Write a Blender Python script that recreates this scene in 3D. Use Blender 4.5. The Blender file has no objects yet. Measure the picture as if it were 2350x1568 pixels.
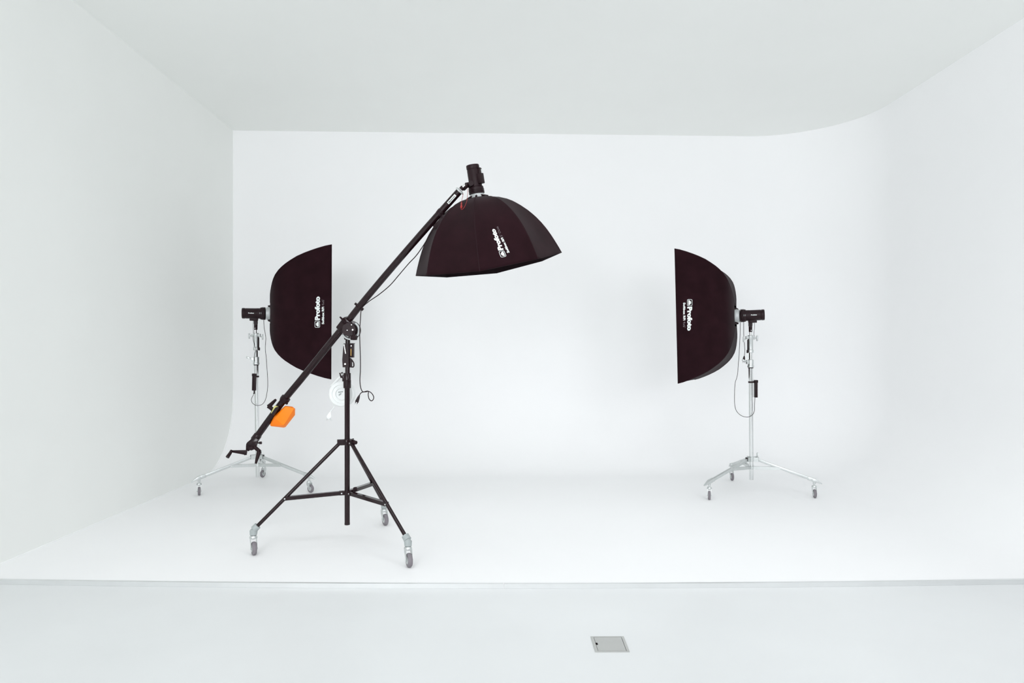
import bpy, bmesh, math, random
from mathutils import Vector, Matrix
random.seed(4)
V = Vector
SC = bpy.context.scene
COL = SC.collection

# ------------------------------------------------------------------ camera, light, exposure
F, CX, CY, CAMZ = 1566.7, 1158.0, 805.0, 1.30
cam_d = bpy.data.cameras.new('camera')
cam = bpy.data.objects.new('camera', cam_d)
COL.objects.link(cam)
cam.location = (0, 0, CAMZ)
cam.rotation_euler = (math.pi / 2, 0, 0)
cam_d.sensor_width = 36.0
cam_d.lens = F / 2350 * 36.0
cam_d.shift_x = (1175 - CX) / 2350
cam_d.shift_y = (CY - 784) / 2350
cam_d.clip_start = 0.02
SC.camera = cam

w = bpy.data.worlds.new('daylight')
SC.world = w
w.use_nodes = True
bg = w.node_tree.nodes['Background']
bg.inputs[0].default_value = (0.945, 0.97, 1.0, 1)
bg.inputs[1].default_value = 0.35

def area(name, loc, target, sx, sy, power, color=(0.957, 0.968, 1.0)):
    l = bpy.data.lights.new(name, 'AREA')
    l.shape = 'RECTANGLE'
    l.size, l.size_y, l.energy, l.color = sx, sy, power, color
    o = bpy.data.objects.new(name, l)
    COL.objects.link(o)
    o.location = loc
    d = V(target) - V(loc)
    o.rotation_euler = d.to_track_quat('-Z', 'Y').to_euler()
    return o

area('offscreen_fill', (-2.0, -2.8, 2.2), (1.0, 6, 1.5), 2.0, 2.6, 114)  # unseen fills added behind and beside the camera, standing in for windows
area('offscreen_fill', (0.3, -7.0, 2.2), (0.3, 6, 1.5), 6.0, 3.0, 175)
area('offscreen_fill', (3.4, 0.5, 2.6), (-2.5, 7.0, 1.5), 1.5, 2.0, 52)
area('overhead_fill', (0.3, 4.3, 3.74), (0.3, 5.4, 0), 5.0, 0.8, 6.8).data.spread = math.radians(110)  # unseen overhead fills added to brighten the stage, no fixture known there
area('overhead_fill', (0.3, 2.0, 3.74), (0.3, 5.2, 0), 5.0, 0.8, 15.6).data.spread = math.radians(80)

SC.cycles.max_bounces = 24
SC.cycles.diffuse_bounces = 20
vs = SC.view_settings
vs.view_transform = 'Standard'
vs.look = 'None'
vs.gamma = 1.0
vs.use_curve_mapping = False
vs.exposure = 0.09

# ------------------------------------------------------------------ materials
def srgb(r, g, b):
    f = lambda c: (c / 255 / 12.92) if c / 255 <= 0.04045 else ((c / 255 + 0.055) / 1.055) ** 2.4
    return (f(r), f(g), f(b), 1)

def mat(name, col, rough=0.5, metal=0.0, noise=0.0, nscale=30.0, bump=0.0, spec=0.5, coat=0.0):
    m = bpy.data.materials.new(name)
    m.use_nodes = True
    nt = m.node_tree
    b = nt.nodes['Principled BSDF']
    b.inputs['Roughness'].default_value = rough
    b.inputs['Metallic'].default_value = metal
    b.inputs['Specular IOR Level'].default_value = spec
    b.inputs['Coat Weight'].default_value = coat
    b.inputs['Base Color'].default_value = col
    if noise or bump:
        tc = nt.nodes.new('ShaderNodeTexCoord')
        nz = nt.nodes.new('ShaderNodeTexNoise')
        nz.inputs['Scale'].default_value = nscale
        nz.inputs['Detail'].default_value = 6
        nt.links.new(tc.outputs['Object'], nz.inputs['Vector'])
        if noise:
            rp = nt.nodes.new('ShaderNodeMapRange')
            rp.inputs['From Min'].default_value = 0.3
            rp.inputs['From Max'].default_value = 0.7
            rp.inputs['To Min'].default_value = 1 - noise
            rp.inputs['To Max'].default_value = 1 + noise
            nt.links.new(nz.outputs['Fac'], rp.inputs['Value'])
            mx = nt.nodes.new('ShaderNodeVectorMath')
            mx.operation = 'SCALE'
            mx.inputs[0].default_value = col[:3]
            nt.links.new(rp.outputs[0], mx.inputs['Scale'])
            nt.links.new(mx.outputs[0], b.inputs['Base Color'])
        if bump:
            bp = nt.nodes.new('ShaderNodeBump')
            bp.inputs['Strength'].default_value = bump
            bp.inputs['Distance'].default_value = 0.002
            nt.links.new(nz.outputs['Fac'], bp.inputs['Height'])
            nt.links.new(bp.outputs[0], b.inputs['Normal'])
    return m

M_wall = mat('white_wall_paint', (0.872, 0.885, 0.866, 1), 0.7, noise=0.006, nscale=2.0, spec=0.2)
M_ceil = mat('white_ceiling_paint', (0.872, 0.885, 0.866, 1), 0.8, noise=0.006, nscale=1.5, spec=0.2)
M_cyc = mat('white_cyclorama_paint', (0.904, 0.905, 0.910, 1), 0.6, noise=0.006, nscale=1.2, spec=0.2)
M_floor = mat('painted_concrete', (0.735, 0.75, 0.755, 1), 0.42, noise=0.02, nscale=1.6, spec=0.35)
M_strip = mat('aluminium_edge', (0.73, 0.745, 0.745, 1), 0.35, metal=0.6, noise=0.02, nscale=8)
M_bead = mat('white_sealant', (0.92, 0.93, 0.925, 1), 0.5)
M_black = mat('black_powder_coat', srgb(32, 16, 20), 0.12, spec=0.32)
M_bplast = mat('black_plastic', srgb(34, 18, 22), 0.4, noise=0.08, nscale=80, spec=0.2)
M_fabric = mat('black_nylon_fabric', srgb(34, 16, 21), 0.85, noise=0.18, nscale=9, bump=0.15, spec=0.05)
M_fabric.node_tree.nodes['Principled BSDF'].inputs['Sheen Weight'].default_value = 0.06
M_fabric_in = mat('black_lining', srgb(24, 15, 18), 0.9, noise=0.1, nscale=20, spec=0.08)
M_seam = mat('black_seam_tape', srgb(42, 28, 32), 0.8, spec=0.06)
M_rubber = mat('black_cable_rubber', srgb(38, 24, 28), 0.5, spec=0.2)
M_chrome = mat('chrome_steel', (0.76, 0.775, 0.775, 1), 0.12, metal=1.0)
M_alu = mat('brushed_aluminium', (0.62, 0.645, 0.64, 1), 0.4, metal=0.85, noise=0.03, nscale=40)
M_grey = mat('grey_plastic', srgb(162, 169, 169), 0.5, noise=0.03, nscale=50)
M_tyre = mat('grey_rubber_tyre', srgb(124, 119, 124), 0.6, noise=0.05, nscale=60)
M_ring = mat('matt_silver_ring', srgb(188, 192, 192), 0.45, metal=0.3, noise=0.02, nscale=30)
M_orange = mat('orange_enamel', srgb(255, 130, 10), 0.5, noise=0.04, nscale=90, spec=0.3)
M_yellow = mat('pale_yellow_plate', srgb(205, 200, 120), 0.4)
M_red = mat('red_cord', srgb(150, 22, 14), 0.5)
M_white = mat('white_print', srgb(228, 234, 232), 0.6)
M_gprint = mat('grey_print', srgb(120, 110, 114), 0.6)
M_wplast = mat('white_plastic', (0.80, 0.82, 0.815, 1), 0.35)
M_diff = mat('white_diffuser_cloth', (0.88, 0.88, 0.87, 1), 0.9, noise=0.02, nscale=60)
M_steelplate = mat('satin_stainless_plate', srgb(188, 189, 187), 0.5, metal=0.35, noise=0.03, nscale=12)
M_gold = mat('gold_label', srgb(190, 150, 70), 0.35, metal=0.6)
M_dark = mat('dark_gap', srgb(20, 10, 13), 0.9, spec=0.1)

# ------------------------------------------------------------------ helpers
def P(px, py, d):
    """point seen at photo pixel (px, py) and standing d metres into the room"""
    return V(((px - CX) * d / F, d, CAMZ - (py - CY) * d / F))

ORG = {}

def tag(o, label=None, cat=None, group=None, kind=None):
    if label: o['label'] = label
    if cat: o['category'] = cat
    if group: o['group'] = group
    if kind: o['kind'] = kind
    return o

def thing(name, loc, label, cat, group=None):
    o = bpy.data.objects.new(name, None)
    o.empty_display_size = 0.1
    COL.objects.link(o)
    o.location = loc
    ORG[o.name] = V(loc)
    return tag(o, label, cat, group)

def basis(axis):
    a = V(axis).normalized()
    h = V((0, 0, 1)) if abs(a.z) < 0.9 else V((1, 0, 0))
    u = a.cross(h).normalized()
    v = a.cross(u).normalized()
    return a, u, v

def smooth_path(pts, k=8):
    pts = [V(p) for p in pts]
    out = []
    n = len(pts)
    for i in range(n - 1):
        p0 = pts[max(i - 1, 0)]; p1 = pts[i]; p2 = pts[i + 1]; p3 = pts[min(i + 2, n - 1)]
        for j in range(k):
            t = j / k
            out.append(0.5 * ((2 * p1) + (p2 - p0) * t + (2 * p0 - 5 * p1 + 4 * p2 - p3) * t * t
                              + (3 * p1 - p0 - 3 * p2 + p3) * t ** 3))
    out.append(pts[-1])
    return out

class B:
    def __init__(s): s.bm = bmesh.new()
    def cyl(s, p0, p1, r0, r1=None, n=20):
        p0, p1 = V(p0), V(p1)
        r1 = r0 if r1 is None else r1
        a, u, v = basis(p1 - p0)
        A = [s.bm.verts.new(p0 + r0 * (math.cos(2 * math.pi * i / n) * u + math.sin(2 * math.pi * i / n) * v)) for i in range(n)]
        C = [s.bm.verts.new(p1 + r1 * (math.cos(2 * math.pi * i / n) * u + math.sin(2 * math.pi * i / n) * v)) for i in range(n)]
        for i in range(n):
            j = (i + 1) % n
            s.bm.faces.new((A[i], A[j], C[j], C[i]))
        s.bm.faces.new(A[::-1]); s.bm.faces.new(C)
        return s
    def tube(s, pts, r, n=8):
        pts = [V(p) for p in pts]
        prev = None; rings = []
        u = None
        for i, p in enumerate(pts):
            t = (pts[min(i + 1, len(pts) - 1)] - pts[max(i - 1, 0)]).normalized()
            if u is None: _, u, _ = basis(t)
            u = (u - t * u.dot(t)).normalized()
            v = t.cross(u)
            rr = r(i / (len(pts) - 1)) if callable(r) else r
            rings.append([s.bm.verts.new(p + rr * (math.cos(2 * math.pi * k / n) * u + math.sin(2 * math.pi * k / n) * v)) for k in range(n)])
        for a, b in zip(rings, rings[1:]):
            for k in range(n):
                j = (k + 1) % n
                s.bm.faces.new((a[k], a[j], b[j], b[k]))
        s.bm.faces.new(rings[0][::-1]); s.bm.faces.new(rings[-1])
        return s
    def lathe(s, o, axis, prof, n=32, cap=True):
        o = V(o); a, u, v = basis(axis)
        rings = []
        for r, h in prof:
            rings.append([s.bm.verts.new(o + a * h + r * (math.cos(2 * math.pi * k / n) * u + math.sin(2 * math.pi * k / n) * v)) for k in range(n)])
        for A, C in zip(rings, rings[1:]):
            for k in range(n):
                j = (k + 1) % n
                s.bm.faces.new((A[k], A[j], C[j], C[k]))
        if cap:
            s.bm.faces.new(rings[0][::-1]); s.bm.faces.new(rings[-1])
        return s
    def box(s, c, hx, hy, hz, bevel=0.0):
        """oriented box: hx, hy, hz are half-size vectors"""
        c = V(c); hx, hy, hz = V(hx), V(hy), V(hz)
        t = bmesh.new()
        vs_ = [t.verts.new(c + i * hx + j * hy + k * hz) for i in (-1, 1) for j in (-1, 1) for k in (-1, 1)]
        for f in ((0, 1, 3, 2), (4, 6, 7, 5), (0, 4, 5, 1), (2, 3, 7, 6), (0, 2, 6, 4), (1, 5, 7, 3)):
            t.faces.new([vs_[i] for i in f])
        if bevel:
            bmesh.ops.bevel(t, geom=list(t.edges), offset=bevel, segments=2, affect='EDGES', profile=0.5)
        return s.add(t)
    def bar(s, p0, p1, up, wd, th, bevel=0.0):
        """flat bar p0-p1, wd wide along up, th thick"""
        p0, p1 = V(p0), V(p1); a = (p1 - p0)
        up = V(up); up = (up - a * (up.dot(a) / a.length_squared)).normalized()
        side = a.normalized().cross(up)
        return s.box((p0 + p1) / 2, a / 2, up * wd / 2, side * th / 2, bevel)
    def prism(s, pts, vec):
        vec = V(vec); pts = [V(p) for p in pts]
        A = [s.bm.verts.new(p) for p in pts]; C = [s.bm.verts.new(p + vec) for p in pts]
        n = len(A)
        for i in range(n):
            j = (i + 1) % n
            s.bm.faces.new((A[i], A[j], C[j], C[i]))
        s.bm.faces.new(A[::-1]); s.bm.faces.new(C)
        return s
    def ring(s, c, axis, R, r, a0=0, a1=2 * math.pi, n=40, m=10, u=None):
        c = V(c); a, uu, vv = basis(axis)
        if u is not None:
            uu = V(u); vv = a.cross(uu)
        full = abs(a1 - a0 - 2 * math.pi) < 1e-6
        pts = [c + R * (math.cos(a0 + (a1 - a0) * i / n) * uu + math.sin(a0 + (a1 - a0) * i / n) * vv) for i in range(n + 1)]
        return s.tube(pts, r, m)
    def hull(s, pts, bevel=0.0):
        t = bmesh.new()
        for p in pts: t.verts.new(p)
        bmesh.ops.convex_hull(t, input=list(t.verts))
        bmesh.ops.dissolve_limit(t, angle_limit=0.12, verts=list(t.verts), edges=list(t.edges))
        if bevel:
            bmesh.ops.bevel(t, geom=list(t.edges), offset=bevel, segments=2, affect='EDGES', profile=0.5)
        return s.add(t)
    def ball(s, c, r, n=2):
        t = bmesh.new()
        bmesh.ops.create_icosphere(t, subdivisions=n, radius=r)
        bmesh.ops.translate(t, verts=list(t.verts), vec=V(c))
        return s.add(t)
    def grid(s, fn, ni, nj):
        g = [[s.bm.verts.new(fn(i / ni, j / nj)) for j in range(nj + 1)] for i in range(ni + 1)]
        for i in range(ni):
            for j in range(nj):
                s.bm.faces.new((g[i][j], g[i + 1][j], g[i + 1][j + 1], g[i][j + 1]))
        return s
    def add(s, t):
        me = bpy.data.meshes.new('t'); t.to_mesh(me); t.free()
        s.bm.from_mesh(me); bpy.data.meshes.remove(me)
        return s
    def build(s, name, m, parent=None, angle=38, solid=0.0, weld=True, norm=True):
        bm = s.bm
        if weld: bmesh.ops.remove_doubles(bm, verts=list(bm.verts), dist=1e-5)
        if norm: bmesh.ops.recalc_face_normals(bm, faces=list(bm.faces))
        if parent is not None: org = ORG[parent.name]
        else:
            vs_ = [v.co for v in bm.verts]
            org = V(((min(v.x for v in vs_) + max(v.x for v in vs_)) / 2, (min(v.y for v in vs_) + max(v.y for v in vs_)) / 2, min(v.z for v in vs_)))
        # a part's own origin is its middle
        if parent is not None:
            n = len(bm.verts); mid = V((0, 0, 0))
            for v in bm.verts: mid += v.co
            own = mid / max(n, 1)
        else: own = org
        bmesh.ops.translate(bm, verts=list(bm.verts), vec=-own)
        me = bpy.data.meshes.new(name); bm.to_mesh(me); bm.free()
        me.materials.append(m)
        for p in me.polygons: p.use_smooth = True
        me.set_sharp_from_angle(angle=math.radians(angle))
        o = bpy.data.objects.new(name, me)
        COL.objects.link(o)
        if parent is not None:
            o.parent = parent
            o.location = own - ORG[parent.name]
        else: o.location = own
        ORG[o.name] = V(own)
        if solid:
            md = o.modifiers.new('thickness', 'SOLIDIFY'); md.thickness = solid; md.offset = 0
        return o

def text2d(txt, x0, x1, y0, y1, bold=0.0, thick=True):
    """triangles of a word fitted to a box (cap top at y1, baseline at y0)"""
    cu = bpy.data.curves.new('t', 'FONT')
    cu.body = txt; cu.size = 1.0; cu.offset = bold; cu.resolution_u = 3
    o = bpy.data.objects.new('t', cu); COL.objects.link(o)
    dg = bpy.context.evaluated_depsgraph_get(); dg.update()
    me = o.evaluated_get(dg).to_mesh()
    vs_ = [(v.co.x, v.co.y) for v in me.vertices]
    fs = [tuple(p.vertices) for p in me.polygons]
    o.evaluated_get(dg).to_mesh_clear()
    bpy.data.objects.remove(o); bpy.data.curves.remove(cu)
    ax, bx = min(v[0] for v in vs_), max(v[0] for v in vs_)
    ay, by = min(v[1] for v in vs_), max(v[1] for v in vs_)
    return [(x0 + (x - ax) / (bx - ax) * (x1 - x0), y0 + (y - ay) / (by - ay) * (y1 - y0)) for x, y in vs_], fs

def put2d(b, data, fn):
    vs_, fs = data
    vv = [b.bm.verts.new(fn(x, y)) for x, y in vs_]
    for f in fs:
        try: b.bm.faces.new([vv[i] for i in f])
        except ValueError: pass

def rrect(x0, x1, y0, y1, r, n=5):
    out = []
    for cx_, cy_, a in ((x1 - r, y1 - r, 0), (x0 + r, y1 - r, 90), (x0 + r, y0 + r, 180), (x1 - r, y0 + r, 270)):
        for i in range(n + 1):
            t = math.radians(a + 90 * i / n)
            out.append((cx_ + r * math.cos(t), cy_ + r * math.sin(t)))
    return out

def frame2d(outer, inner):
    n = len(outer)
    return outer + inner, [(i, (i + 1) % n, n + (i + 1) % n, n + i) for i in range(n)]

def lerp_table(tab, t):
    for (a, x), (b, y) in zip(tab, tab[1:]):
        if t <= b: return x + (y - x) * (t - a) / (b - a)
    return tab[-1][1]

def brand_block(parent, fn, size_word, size_len):
    """the printed mark: half-disc icon in a rounded frame, the name, the model line and the size"""
    b = B()
    put2d(b, frame2d(rrect(0, 15.5, 0, 12, 2.6), rrect(0.9, 14.6, 0.9, 11.1, 1.9)), fn)
    n = 18
    half = [(7.75 + 5.7 * math.cos(math.pi * i / n), 2.6 + 6.6 * math.sin(math.pi * i / n)) for i in range(n + 1)]
    put2d(b, (half, [tuple(range(n + 1))]), fn)
    b.build('logo_emblem', M_white, parent, norm=False)
    b = B(); put2d(b, text2d('Profoto', 17.3, 72, 0, 11.9, 0.058), fn); b.build('logo_lettering', M_white, parent, norm=False)
    b = B(); put2d(b, text2d('Softbox RFi', 7.5, 47, -9.6, -4.0, 0.042), fn); b.build('model_lettering', M_white, parent, norm=False)
    b = B(); put2d(b, text2d(size_word, 49.5, 49.5 + size_len, -9.6, -4.0, -0.004), fn); b.build('size_lettering', M_gprint, parent, norm=False)

# ------------------------------------------------------------------ the room
XL, XR, ZC, RC, RB = -3.07, 3.885, CAMZ + 2.49, 0.80, 1.05     # left wall, right wall, ceiling, floor cove, corner cove
HS = 0.0255                                                     # height of the cyclorama floor over the studio floor
sl = 0.0352
back_dir = V((1, sl, 0)).normalized(); back_n = V((sl, -1, 0)).normalized()
back_y = lambda x: 7.72 + (x - XL) * sl
edge_y = lambda x: 3.803 + 0.0085 * x * x
# arc between the back wall and the right wall
ang0 = math.atan2(-back_n.y, -back_n.x); ang1 = 0.0
acx = XR - RB
foot = None
# centre at distance RB from the back line
c_y = back_y(acx) - RB * math.sqrt(1 + sl * sl)
acen = V((acx, c_y, 0))

def path(kind):
    pts = []
    if kind == 'back':
        a = acen + RB * V((math.cos(ang0), math.sin(ang0), 0))
        s0 = V((XL - 0.25, back_y(XL - 0.25), 0))
        for i in range(25): pts.append((s0.lerp(a, i / 24), back_n))
        for i in range(1, 25):
            t = ang0 + (ang1 - ang0) * 0.5 * i / 24
            d = V((math.cos(t), math.sin(t), 0)); pts.append((acen + RB * d, -d))
    else:
        for i in range(25):
            t = ang0 + (ang1 - ang0) * (0.5 + 0.5 * i / 24)
            d = V((math.cos(t), math.sin(t), 0)); pts.append((acen + RB * d, -d))
        for i in range(1, 13): pts.append((V((XR, c_y + (edge_y(XR) - c_y) * i / 12, 0)), V((-1, 0, 0))))
    return pts

def cyc_wall(name, kind):
    pts = path(kind)
    verts, norms, faces = [], [], []
    prof = []
    for i in range(33):
        t = math.pi / 2 * i / 32
        prof.append((RC * (1 - math.sin(t)), RC * (1 - math.cos(t)), -math.sin(t) * -1, math.cos(t)))
    for i in range(1, 9): prof.append((0, RC + (ZC - RC) * i / 8, 1, 0))
    m = len(prof)
    for p, n in pts:
        for off, z, nh, nz in prof:
            verts.append(p + n * off + V((0, 0, z)))
            norms.append((n * nh + V((0, 0, nz))).normalized())
    for i in range(len(pts) - 1):
        for j in range(m - 1):
            a = i * m + j
            faces.append((a, a + m, a + m + 1, a + 1))
    me = bpy.data.meshes.new(name); me.from_pydata(verts, [], faces); me.update()
    if me.polygons[0].normal.dot(norms[0]) < 0: me.flip_normals()
    for p in me.polygons: p.use_smooth = True
    me.normals_split_custom_set_from_vertices(norms)
    me.materials.append(M_cyc)
    o = bpy.data.objects.new(name, me); COL.objects.link(o)
    return tag(o, kind='structure')

cyc_wall('wall_back', 'back')
cyc_wall('wall_right', 'right')

def solid_box(name, m, x0, x1, y0, y1, z0, z1):
    b = B(); b.box(((x0 + x1) / 2, (y0 + y1) / 2, (z0 + z1) / 2), ((x1 - x0) / 2, 0, 0), (0, (y1 - y0) / 2, 0), (0, 0, (z1 - z0) / 2))
    return tag(b.build(name, m), kind='structure')

solid_box('wall_left', M_wall, XL - 0.15, XL, -3.2, 8.0, -HS, ZC + 0.1)
solid_box('ceiling', M_ceil, XL - 0.15, XR + 0.4, -3.2, 8.6, ZC, ZC + 0.12)
solid_box('floor', M_floor, XL - 0.15, XR + 0.4, -3.2, 3.95, -HS - 0.12, -HS)

# raised cyclorama floor, its front edge bows a little towards the middle
b = B()
top = []
N = 40
xs = [XL - 0.02 + (XR + 0.02 - XL) * i / N for i in range(N + 1)]
xs = [x for x in xs if x < XR - RC + 0.001]
front = [V((x, edge_y(x), 0)) for x in xs] + [V((XR - RC, edge_y(XR - RC), 0))]
rear = []
for p, n in [q for q in path('right')][::-1] + [q for q in path('back')][::-1]:
    q = p + n * RC
    rear.append(q)
poly = front + rear[1:]
b.prism([p - V((0, 0, HS)) for p in poly], (0, 0, HS))
tag(b.build('cyclorama_floor', M_cyc), kind='structure')

# aluminium edge strips along the step, meeting at a joint
def strip(name, xa, xb):
    b = B()
    n = 24
    sec = [(-0.004, -HS + 0.0005), (-0.004, 0.0015), (0.014, 0.0015), (0.014, 0.0002), (-0.0002, 0.0002), (-0.0002, -HS + 0.0005)]
    rows = []
    for i in range(n + 1):
        x = xa + (xb - xa) * i / n
        rows.append([b.bm.verts.new((x, edge_y(x) + dy, z)) for dy, z in sec])
    k = len(sec)
    for r0, r1 in zip(rows, rows[1:]):
        for j in range(k): b.bm.faces.new((r0[j], r0[(j + 1) % k], r1[(j + 1) % k], r1[j]))
    b.bm.faces.new(rows[0][::-1]); b.bm.faces.new(rows[-1])
    return tag(b.build(name, M_strip), kind='structure')
strip('trim_1', XL, -0.006)
strip('trim_2', -0.003, XR - 0.3)
# sealant bead where the left wall meets the floor and runs up the cove
b = B()
yb = back_y(XL)
pts = [V((XL + 0.002, edge_y(XL), 0.002)), V((XL + 0.002, yb - RC, 0.002))]
pts = [pts[0].lerp(pts[1], i / 10) for i in range(11)]
for i in range(1, 21):
    t = math.pi / 2 * i / 20
    pts.append(V((XL + 0.002, yb - RC + RC * math.sin(t) - 0.002, RC - RC * math.cos(t) + 0.001)))
pts += [V((XL + 0.002, yb - 0.002, RC + (ZC - RC) * i / 6)) for i in range(1, 7)]
b.tube(pts, 0.006, 8)
tag(b.build('trim_3', M_bead), kind='structure')

# ------------------------------------------------------------------ floor hatch
def hatch():
    z = -HS
    fl = lambda px, py: V(((px - CX) * ((CAMZ - z) * F / (py - CY)) / F, (CAMZ - z) * F / (py - CY), z))
    a, c, d_, e = fl(1355, 1462.3), fl(1431.3, 1462.0), fl(1445.2, 1497.8), fl(1366, 1498.2)
    t = thing('floor_hatch', tuple((a + c + d_ + e) / 4), 'flush square metal floor box cover with a black finger notch', 'floor box')
    q = lambda u, v, h=0: a * (1 - u) * (1 - v) + c * u * (1 - v) + d_ * u * v + e * (1 - u) * v + V((0, 0, h))
    def slab(b, u0, u1, v0, v1, h0, h1):
        b.prism([q(u0, v0, h0), q(u1, v0, h0), q(u1, v1, h0), q(u0, v1, h0)], (0, 0, h1 - h0))
    b = B()
    slab(b, 0, 0.085, 0, 1, 0.0003, 0.003); slab(b, 0.925, 1, 0, 1, 0.0003, 0.003)
    slab(b, 0.085, 0.925, 0, 0.05, 0.0003, 0.003); slab(b, 0.085, 0.925, 0.945, 1, 0.0003, 0.003)
    b.build('frame', M_steelplate, t, weld=False)
    b = B(); slab(b, 0.08, 0.93, 0.045, 0.95, 0.0001, 0.0006); b.build('gap', M_dark, t)
    b = B()
    n = 12
    lid = [q(0.097, 0.065, 0.0008), q(0.912, 0.065, 0.0008), q(0.912, 0.93, 0.0008), q(0.097, 0.93, 0.0008)]
    notch = [q(0.097, 0.56, 0.0008), q(0.135, 0.56, 0.0008), q(0.152, 0.53, 0.0008), q(0.152, 0.43, 0.0008), q(0.135, 0.40, 0.0008), q(0.097, 0.40, 0.0008)]
    b.prism(lid + notch, (0, 0, 0.0018))
    b.build('lid', M_steelplate, t)
hatch()

# ------------------------------------------------------------------ casters
def caster(parent, g, nrm, rw, wd, h, stem_top, m_sock=None, sock_axis=None):
    """swivel caster standing on g: wheel radius rw, swivel plate at height h"""
    g = V(g); n = V((nrm[0], nrm[1], 0)).normalized(); tr = n.cross(V((0, 0, 1)))
    if tr.y > 0: tr = -tr
    c = g + V((0, 0, rw))
    off = rw * 0.6
    s = g - tr * off                                            # swivel axis on the ground
    b = B()
    b.lathe(s, (0, 0, 1), [(rw * 0.52, h - 0.020), (rw * 0.58, h - 0.016), (rw * 0.58, h - 0.008), (rw * 0.45, h)], 24)
    b.cyl(s + V((0, 0, h - 0.002)), s + V((0, 0, stem_top)), rw * 0.2)
    for sg in (-1, 1):
        o = n * sg * (wd / 2 + 0.004)
        pts = [s + o - tr * rw * 0.42 + V((0, 0, h - 0.014)), s + o + tr * rw * 0.55 + V((0, 0, h - 0.014)),
               c + o + tr * rw * 0.22 + V((0, 0, rw * 0.1)), c + o + tr * rw * 0.16 - V((0, 0, rw * 0.2)),
               c + o - tr * rw * 0.16 - V((0, 0, rw * 0.2)), c + o - tr * rw * 0.3 + V((0, 0, rw * 0.15)), s + o - tr * rw * 0.4 + V((0, 0, h - 0.035))]
        b.prism(pts, n * sg * 0.0022)
    b.box(s + tr * rw * 0.05 + V((0, 0, h - 0.016)), tr * rw * 0.5, n * (wd / 2 + 0.005), V((0, 0, 0.002)))
    f = b.build('caster', M_alu, parent)
    w_ = B()
    w_.lathe(c - n * wd / 2, n, [(rw * 0.55, 0), (rw * 0.86, 0.0), (rw * 0.97, wd * 0.18), (rw, wd * 0.4), (rw, wd * 0.6), (rw * 0.97, wd * 0.82), (rw * 0.86, wd), (rw * 0.55, wd)], 40)
    w_.build('tyre', M_tyre, f)
    w_ = B()
    w_.lathe(c - n * (wd / 2 + 0.002), n, [(rw * 0.16, 0), (rw * 0.5, 0.0), (rw * 0.58, 0.004), (rw * 0.58, wd), (rw * 0.5, wd + 0.004), (rw * 0.16, wd + 0.004)], 28)
    w_.cyl(c - n * (wd / 2 + 0.009), c + n * (wd / 2 + 0.009), rw * 0.13)
    w_.build('hub', M_alu, f)
    return s

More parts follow.
